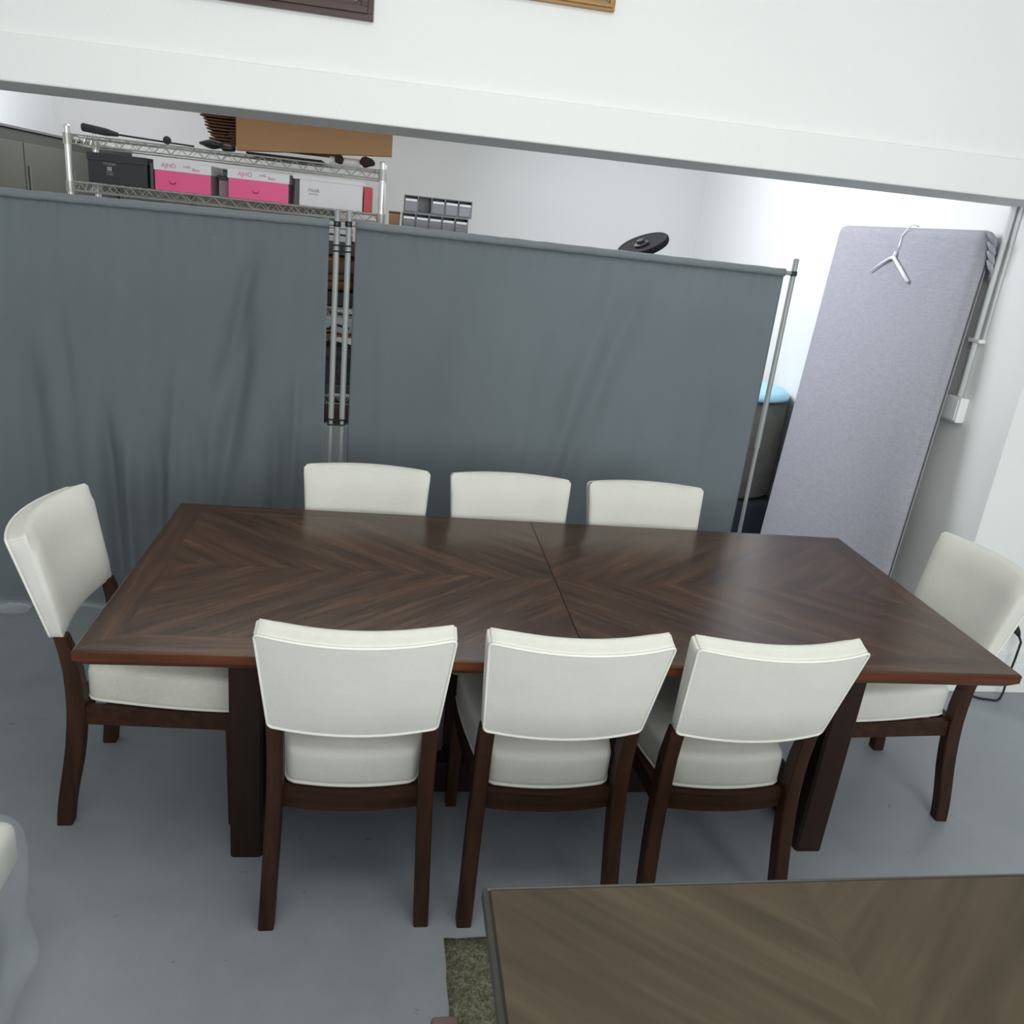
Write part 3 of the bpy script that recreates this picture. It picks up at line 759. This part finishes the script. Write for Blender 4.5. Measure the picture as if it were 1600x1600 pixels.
lump('cable_pouch', -0.105, 2.135, ZT+0.021, 0.055, 0.030, 0.016, 'black', 'small black pouch in front of the fanned carton edges, its left end', 'pouch', 2)
lump('cable_coil', -0.045, 2.130, ZT+0.013, 0.030, 0.028, 0.014, 'black', 'black cable coil in front of the wide carton\'s left corner', 'cable', 4)
tag(obj('dark_folder', B(0.03, 0.34, 2.12, 2.40, ZT, ZT+0.009, bev=0.002), 'fur'), 'flat dark brown folder under the wide carton on the top shelf', 'folder')
tag(obj('white_roll', T([(0.37, 2.155, ZT+0.016), (0.50, 2.16, ZT+0.016)], 0.015, 14), 'white'), 'white roll of material under the wide carton, between two dark bristle rolls', 'roll')
lump('bristle_brush', 0.415, 2.112, ZT+0.019, 0.018, 0.014, 0.017, 'fur', 'small round dark brown bristle brush under the wide carton', 'brush', 6, 'bristle brushes on the top shelf')
lump('bristle_brush', 0.528, 2.112, ZT+0.021, 0.031, 0.024, 0.020, 'fur', 'larger dark brown bristle brush at the right end under the wide carton', 'brush', 9, 'bristle brushes on the top shelf')

# goods on the lower shelves, seen through the gap between the curtains and over the curtain tops
def slab(name, x0, x1, y0, y1, z0, z1, m, label, cat, bev=0.004): return tag(obj(name, B(x0, x1, y0, y1, z0, z1, bev=bev), m), label, cat)
Z3, Z4, Z5 = SHELVES[2]+0.005, SHELVES[3]+0.005, SHELVES[4]+0.005
slab('white_tray', 0.20, 0.47, 2.13, 2.38, 1.640, 1.662, 'whitep', 'upper white flat tray stacked in the curtain gap near the pole tops', 'tray')
slab('white_tray', 0.20, 0.47, 2.13, 2.38, 1.608, 1.634, 'white', 'second white flat tray below the upper one in the curtain gap', 'tray')
slab('grey_case', 0.18, 0.50, 2.13, 2.38, 1.552, 1.606, 'greyside', 'dark grey case under the white trays in the curtain gap', 'case')
bg = thing('leather_bag', 'tan brown leather bag on the third wire shelf, in the gap', 'bag', (0.36, 2.25, 1.395))
obj('bag_body', rbox(0.135, 0.105, 0.076, 0.03, 6, 4, 4, lambda p: (p.x, p.y-0.01*math.cos(p.x*20), 0.077+p.z)), 'brownbag', bg, smooth=True)
obj('flap', rbox(0.137, 0.012, 0.030, 0.01, 6, 1, 2, lambda p: (p.x, -0.120+p.y, 0.096+p.z+0.012*math.sin(p.x*16))), 'maroon', bg, smooth=True)
obj('strap', T([(-0.13, -0.13, 0.04), (-0.05, -0.137, 0.052), (0.04, -0.137, 0.046), (0.14, -0.13, 0.06)], 0.005, 8), 'black', bg, smooth=True)
slab('black_case', 0.20, 0.50, 2.13, 2.38, Z3, 1.394, 'black', 'black ribbed case under the tan bag on the third wire shelf', 'case')
# fourth shelf
wbag = thing('fabric_bag', 'white crumpled fabric bag with a black strap below the third shelf', 'bag', (0.36, 2.24, 1.205))
obj('bag_body', rbox(0.14, 0.10, 0.038, 0.02, 8, 3, 3, lambda p: (p.x, p.y+0.008*math.sin(p.x*60), 0.040+p.z+0.004*math.sin(p.x*45))), 'white', wbag, smooth=True)
obj('strap', T([(-0.02, -0.107, 0.02), (0.03, -0.110, 0.022), (0.055, -0.108, 0.045), (0.12, -0.105, 0.03)], 0.0055, 8), 'black', wbag, smooth=True)
slab('brown_case', 0.22, 0.50, 2.135, 2.36, 1.192, 1.204, 'brownbag', 'thin tan folder beneath the white fabric bag', 'folder', 0.002)
fb = thing('fur_bag', 'dark mottled furry bag filling the fourth wire shelf in the gap', 'bag', (0.36, 2.25, Z4))
obj('bag_body', rbox(0.145, 0.095, 0.105, 0.045, 8, 4, 8, lambda p: (p.x, p.y+0.008*math.sin(p.x*70+p.z*50), 0.110+p.z+0.004*math.sin(p.x*41))), 'darkbag', fb, smooth=True)
obj('band', B(-0.162, 0.162, -0.122, 0.10, 0.002, 0.042, bev=0.004), 'greyside', fb)
mb = thing('leather_bag', 'maroon leather bag on the fifth wire shelf, near the lower tie', 'bag', (0.36, 2.24, 0.79))
obj('bag_body', rbox(0.15, 0.10, 0.045, 0.02, 6, 3, 3, lambda p: (p.x, p.y, 0.046+p.z)), 'maroon', mb, smooth=True)
obj('flap', B(-0.04, 0.02, -0.106, -0.095, 0.02, 0.090, bev=0.003), 'fur', mb)
slab('storage_bin', 0.15, 0.55, 2.125, 2.40, Z5, 0.785, 'milk', 'frosted grey plastic bin under the maroon bag, in the curtain gap', 'bin', 0.01)
# small things just under the second shelf
for x0, x1, z, m, lab in ((-0.33, -0.29, 1.715, 'lockerd', 'left of two small dark squares seen just above the left curtain'), (-0.27, -0.225, 1.715, 'black', 'right of two small dark squares seen just above the left curtain')):
    pass
tag(obj('brown_carton', B(0.02, 0.16, 2.14, 2.36, 1.60, 1.688, bev=0.003), 'cardd'), 'small dark carton hanging low just above the left curtain top, under the second pink box', 'box')
tag(obj('white_carton', B(0.20, 0.46, 2.14, 2.36, 1.664, 1.692, bev=0.003), 'white'), 'white carton just above the left curtain top, under the large white box', 'box')
tag(obj('red_case', B(0.50, 0.575, 2.13, 2.34, 1.60, 1.694, bev=0.003), 'red'), 'red case just above the right curtain top, beside the shelf post', 'box')
# support stack for those items, hidden by the curtain
slab('storage_crate', 0.0, 0.175, 2.13, 2.38, Z3, 1.5995, 'card', 'brown crate on the third wire shelf, left of the tan bag', 'crate')
slab('storage_crate', 0.503, 0.578, 2.13, 2.38, Z3, 1.5995, 'card', 'narrow brown crate on the third wire shelf, right of the tan bag', 'crate')

# ------------------------------------------------------------------ cabinet, drawer bins and small carton right of the rack
slab('storage_cabinet', 0.63, 1.12, 2.14, 2.52, 0, 1.62, 'locker', 'grey storage cabinet standing behind the right curtain under the parts drawers', 'cabinet')
bx = thing('cardboard_box', 'small open brown cardboard box between the shelf post and the parts drawers', 'box', (0.655, 2.24, 1.622))
bm = B(-0.022, 0.022, -0.07, 0.05, 0, 0.124, bev=0.001); obj('box_body', bm, 'card', bx)
bm = B(-0.024, 0.028, -0.085, -0.060, 0.1255, 0.1285); bmesh.ops.rotate(bm, cent=(0, -0.06, 0.126), matrix=Matrix.Rotation(R_(-25), 3, 'X'), verts=bm.verts)
obj('flap', bm, 'card', bx)
bm = B(0.0225, 0.026, -0.07, 0.05, 0.05, 0.124); obj('side_flap', bm, 'cardd', bx)
def drawer_unit(x0, x1, y0, y1, z0, z1, n, missing, label):
    t = thing('parts_drawers', label, 'organizer', ((x0+x1)/2, y0, z0), group='smoky plastic parts drawers')
    w = x1-x0; h = z1-z0; d = y1-y0; bm = bmesh.new(); f = 0.004
    box(bm, -w/2, w/2, 0, d, 0, f); box(bm, -w/2, w/2, 0, d, h-f, h); box(bm, -w/2, w/2, d-f, d, f, h-f)
    for k in range(n+1):
        x = -w/2+f/2+(w-f)*k/n; box(bm, x-f/2, x+f/2, 0, d-f, f, h-f)
    obj('frame', bm, 'binf', t)
    for k in range(n):
        a = -w/2+f+(w-f)*k/n+0.001; b = -w/2+(w-f)*(k+1)/n-0.001
        if k in missing: continue
        bm = bmesh.new(); zt = h-0.016
        box(bm, a, b, -0.010, -0.007, f+0.001, zt); box(bm, a, b, -0.010, d*0.8, f+0.001, f+0.003)
        box(bm, a, a+0.0015, -0.007, d*0.8, f+0.003, zt); box(bm, b-0.0015, b, -0.007, d*0.8, f+0.003, zt)
        dr = obj('drawer', bm, 'binp', t)
        obj('label_strip', B(a+0.002, b-0.002, -0.016, -0.0101, zt-0.010, zt, bev=0.001), 'whitep', dr, label='white label strip')
        if k in (n-1, n-2) or k == 0:
            obj('contents', B(a+0.006, b-0.006, 0.004, 0.05, f+0.0035, zt*(0.75 if k else 0.35)), 'whitep' if k == n-1 else ('steel' if k else 'black'), dr)
    return t
drawer_unit(0.690, 0.985, 2.16, 2.34, 1.6205, 1.762, 5, (), 'smoky clear parts drawers, lower tier, just above the right curtain')
drawer_unit(0.695, 1.000, 2.20, 2.36, 1.7625, 1.836, 5, (1,), 'smoky clear parts drawers, upper tier, one drawer missing')

# ------------------------------------------------------------------ lockers along the left and back walls
def locker_row(name, x0, x1, y0, y1, h, n, along, label):
    t = thing(name, label, 'cabinet', (0, 0, 0))
    obj('carcass', B(x0, x1, y0, y1, 0, h, bev=0.004), 'lockerc', t)
    obj('top_trim', B(x0-0.001, x1+0.012, y0-(0.012 if along == 'x' else 0), y1, h+0.0005, h+0.012), 'greyside', t)
    for k in range(n):
        if along == 'y':
            a = y0+(y1-y0)*k/n+0.006; b = y0+(y1-y0)*(k+1)/n-0.006
            d = obj('door', B(x1+0.0005, x1+0.010, a, b, 0.06, h-0.06, bev=0.002), 'locker', t)
            obj('handle', B(x1+0.0105, x1+0.020, a+0.03, a+0.045, h-0.30, h-0.17, bev=0.003), 'greyside', d)
        else:
            a = x0+(x1-x0)*k/n+0.006; b = x0+(x1-x0)*(k+1)/n-0.006
            d = obj('door', B(a, b, y0-0.010, y0-0.0005, 0.06, h-0.06, bev=0.002), 'locker', t)
            obj('handle', B(a+0.03, a+0.045, y0-0.020, y0-0.0105, h-0.30, h-0.17, bev=0.003), 'greyside', d)
    return t
locker_row('locker_cabinet', -1.80, -1.30, 2.62, 5.20, 1.955, 4, 'y', 'grey green metal lockers along the left wall, behind the shelf rack')
locker_row('locker_cabinet', -1.28, 0.20, 4.78, 5.20, 1.90, 3, 'x', 'grey green metal lockers against the back wall, seen through the wire shelf')

# ------------------------------------------------------------------ round black disc on a stand, barrel, bag behind the right curtain
ds = thing('disc_stand', 'tilted round black disc with hub showing above the right curtain', 'stand', (1.775, 2.15, 0))
obj('base', lathe([(0.14, 0), (0.14, 0.012), (0.02, 0.02)], 24), 'black', ds)
obj('pole', T([(0, 0, 0.02), (0, 0, 1.70)], 0.011, 12), 'black', ds)
dr_ = Matrix.Rotation(R_(-27), 3, 'Y') @ Matrix.Rotation(R_(10), 3, 'X')
bm = lathe([(0.095, -0.014), (0.118, -0.012), (0.123, -0.002), (0.122, 0.010), (0.116, 0.016), (0.108, 0.012), (0.04, 0.006)], 40)
for v in bm.verts: v.co = dr_ @ v.co + Vector((0.025, 0, 1.727))
obj('disc', bm, 'discm', ds, smooth=False)
bm = lathe([(0.034, 0.004), (0.034, 0.014), (0.020, 0.017), (0.017, 0.030), (0.008, 0.032)], 24)
for v in bm.verts: v.co = dr_ @ v.co + Vector((0.020, 0, 1.727))
obj('hub', bm, 'rubber', ds, smooth=False)

br = thing('felt_barrel', 'dark grey felt storage barrel with pale blue lid, between curtain and panel', 'barrel', (2.835, 3.085, -0.12))
br.scale = (1.09, 1.09, 1.0)
obj('barrel_body', lathe([(0.25, 0.44), (0.262, 0.46), (0.268, 0.7), (0.262, 1.030), (0.25, 1.04)], 40), 'felt', br, smooth=True)
obj('rim', lathe([(0.262, 1.030), (0.268, 1.032), (0.268, 1.043), (0.25, 1.044)], 40), 'navy', br)
obj('lid', lathe([(0.262, 1.0445), (0.262, 1.07), (0.235, 1.095), (0.16, 1.112), (0.10, 1.118), (0.02, 1.12)], 40), 'blue', br, smooth=True)
obj('lid_handle', T([(-0.15, -0.05, 1.105), (-0.135, -0.06, 1.135), (-0.04, -0.06, 1.140), (0.0, -0.055, 1.118)], 0.005, 8), 'maroon', br)
nb = thing('duffel_bag', 'dark navy duffel bag on the floor beneath the grey felt barrel', 'bag', (2.82, 3.06, 0.0))
obj('bag_body', rbox(0.28, 0.26, 0.157, 0.05, 8, 6, 6, lambda p: (p.x, p.y, 0.158+p.z)), 'navy', nb, smooth=True)
obj('end_pocket', rbox(0.06, 0.10, 0.16, 0.03, 2, 3, 4, lambda p: (-0.225+p.x*0.6, -0.255+p.y*0.3, 0.16+p.z*0.9)), 'bluep', nb, smooth=True)

# ------------------------------------------------------------------ upholstered panel leaning on the right wall
pl = thing('padded_board', 'tall lilac grey fabric covered panel leaning against the right wall', 'panel', (0, 0, 0))
PY0, PY1, PT = 1.53, 2.72, 0.084
def pan(p):
    t = p.z/1.94
    x = 2.925+0.152*t
    return (x+p.x, (PY0+PY1)/2+p.y-0.13*(1-t), p.z)
bm = rbox(PT/2, (PY1-PY0)/2, 0.97, 0.038, 2, 16, 20, lambda p: pan(Vector((p.x*(1), p.y, p.z+0.97))))
o = obj('panel_body', bm, 'panel', pl, smooth=True)
pts = [pan(Vector((0.012, -(PY1-PY0)/2-0.002, z/20*1.9+0.02))) for z in range(21)]
obj('seam_gap_shade', T(pts, 0.003, 6), 'greyside', pl, smooth=True)  # edge seam, coloured dark grey to stand in for the contact gap's shadow
# bunched cloth at the upper near corner
bm = bmesh.new()
for k in range(4):
    c = pan(Vector((0.0+0.008*k, -(PY1-PY0)/2-0.004, 1.90-0.035*k)))
    tube(bm, [(c[0]-0.025+0.004*k, c[1]-0.004, c[2]+0.030), (c[0]-0.006, c[1]-0.022, c[2]+0.006), (c[0]+0.012, c[1]-0.014, c[2]-0.012), (c[0]+0.022, c[1]+0.004, c[2]-0.05)], [0.006, 0.012, 0.009, 0.004], 8)
obj('gathered_cloth', bm, 'panel', pl, smooth=True)

hg = thing('clothes_hanger', 'white plastic clothes hanger hooked over the top of the lilac grey panel', 'hanger', (0, 0, 0))
def onp(y, z, o=0.012): return (2.925+0.152*z/1.94-PT/2-o, y, z)
hook = [(3.075, 2.045, 1.946), (3.05, 2.042, 1.952), (3.030, 2.045, 1.942), onp(2.085, 1.90, 0.006), onp(2.080, 1.86, 0.007), onp(2.085, 1.82, 0.008)]
obj('hook', T(hook, 0.0028, 8), 'chrome', hg, smooth=True)
bm = bmesh.new()
tube(bm, [onp(2.255, 1.722), onp(2.18, 1.765), onp(2.115, 1.795), onp(2.085, 1.80), onp(2.06, 1.785), onp(1.99, 1.745), onp(1.915, 1.70)], [0.004, 0.005, 0.007, 0.010, 0.008, 0.009, 0.009], 8)
tube(bm, [onp(2.085, 1.80), onp(2.085, 1.828)], [0.009, 0.006], 8)
obj('shoulder_bar', bm, 'whitep', hg, smooth=True)

# ------------------------------------------------------------------ conduit, switch box, socket and cord
cd = thing('wall_conduit', 'white conduit running down the right wall to a junction box', 'pipe', (0, 0, 0))
CY = 1.505
obj('pipe', T([(XR-0.013, CY, 3.1), (XR-0.013, CY, 1.262)], 0.0125, 14), 'whitep', cd, smooth=True)
obj('pipe', T([(XR-0.006, CY-0.035, 3.1), (XR-0.006, CY-0.035, 1.50)], 0.006, 10), 'whitep', cd, smooth=True, label='thinner white pipe')
for z in (1.50, 2.3): obj('clip', B(XR-0.030, XR, CY-0.045, CY+0.030, z-0.006, z+0.010, bev=0.003), 'whitep', cd)
jb = thing('junction_box', 'white plastic switch box on the right wall below the conduit', 'switch box', (XR, 1.50, 1.205))
obj('box_body', B(-0.042, 0, -0.050, 0.055, -0.052, 0.056, bev=0.006), 'whitep', jb)
obj('cover_plate', B(-0.047, -0.0425, -0.040, 0.045, -0.042, 0.046, bev=0.002), 'whitep', jb)

pg = thing('power_cord', 'black power cord from the wall plug down to the floor at right', 'cord', (0, 0, 0))
obj('plug', T([(3.432, 1.172, 0.335), (3.432, 1.150, 0.330), (3.436, 1.130, 0.318), (3.440, 1.122, 0.305)], [0.018, 0.020, 0.012, 0.006], 12), 'rubber', pg, smooth=True)
obj('cord', T([(3.440, 1.122, 0.306), (3.452, 1.115, 0.28), (3.455, 1.118, 0.20), (3.452, 1.12, 0.10), (3.450, 1.115, 0.03), (3.43, 1.10, 0.006), (3.40, 1.085, 0.005), (3.33, 1.10, 0.005), (3.26, 1.155, 0.005), (3.22, 1.20, 0.005), (3.10, 1.26, 0.005)], 0.0048, 8), 'rubber', pg, smooth=True)
sk = thing('wall_socket', 'white wall socket plate behind the black plug at right', 'socket', (3.425, 1.18, 0.335))
obj('plate', B(-0.05, 0.05, -0.006, 0, -0.04, 0.04, bev=0.003), 'whitep', sk)

# ------------------------------------------------------------------ pictures on the header wall
def picture(x0, x1, z0, z1, fw, fm, art, label, mount):
    y = 1.190
    t = thing('framed_picture', label, 'picture', ((x0+x1)/2, y, z0)); w = (x1-x0)/2; h = z1-z0
    for k, (i0, i1, d) in enumerate(((0, 0.35, 0.020), (0.35, 0.72, 0.028), (0.72, 1.0, 0.018))):
        bm = bmesh.new(); a, b = fw*i0, fw*i1
        box(bm, -w+a, w-a, -d, 0, a, b, bev=0.001); box(bm, -w+a, w-a, -d, 0, h-b, h-a, bev=0.001)
        box(bm, -w+a, -w+b, -d, 0, b, h-b, bev=0.001); box(bm, w-b, w-a, -d, 0, b, h-b, bev=0.001)
        obj('frame_moulding', bm, fm, t)
    if mount: obj('mount', B(-w+fw, w-fw, -0.010, -0.002, fw, h-fw), 'mount', t)
    k = 0.07 if mount else 0
    obj('print', B(-w+fw+k, w-fw-k, -0.012, -0.0101 if mount else -0.002, fw+k, h-fw-k), art, t)
picture(-0.03, 0.566, 2.302, 2.76, 0.050, 'darkframe', 'teal', 'dark brown framed picture at the top edge, above the carton bundle', True)
picture(0.86, 1.312, 2.425, 2.85, 0.026, 'goldframe', 'teal', 'golden oak framed picture with a teal print at the top edge', False)
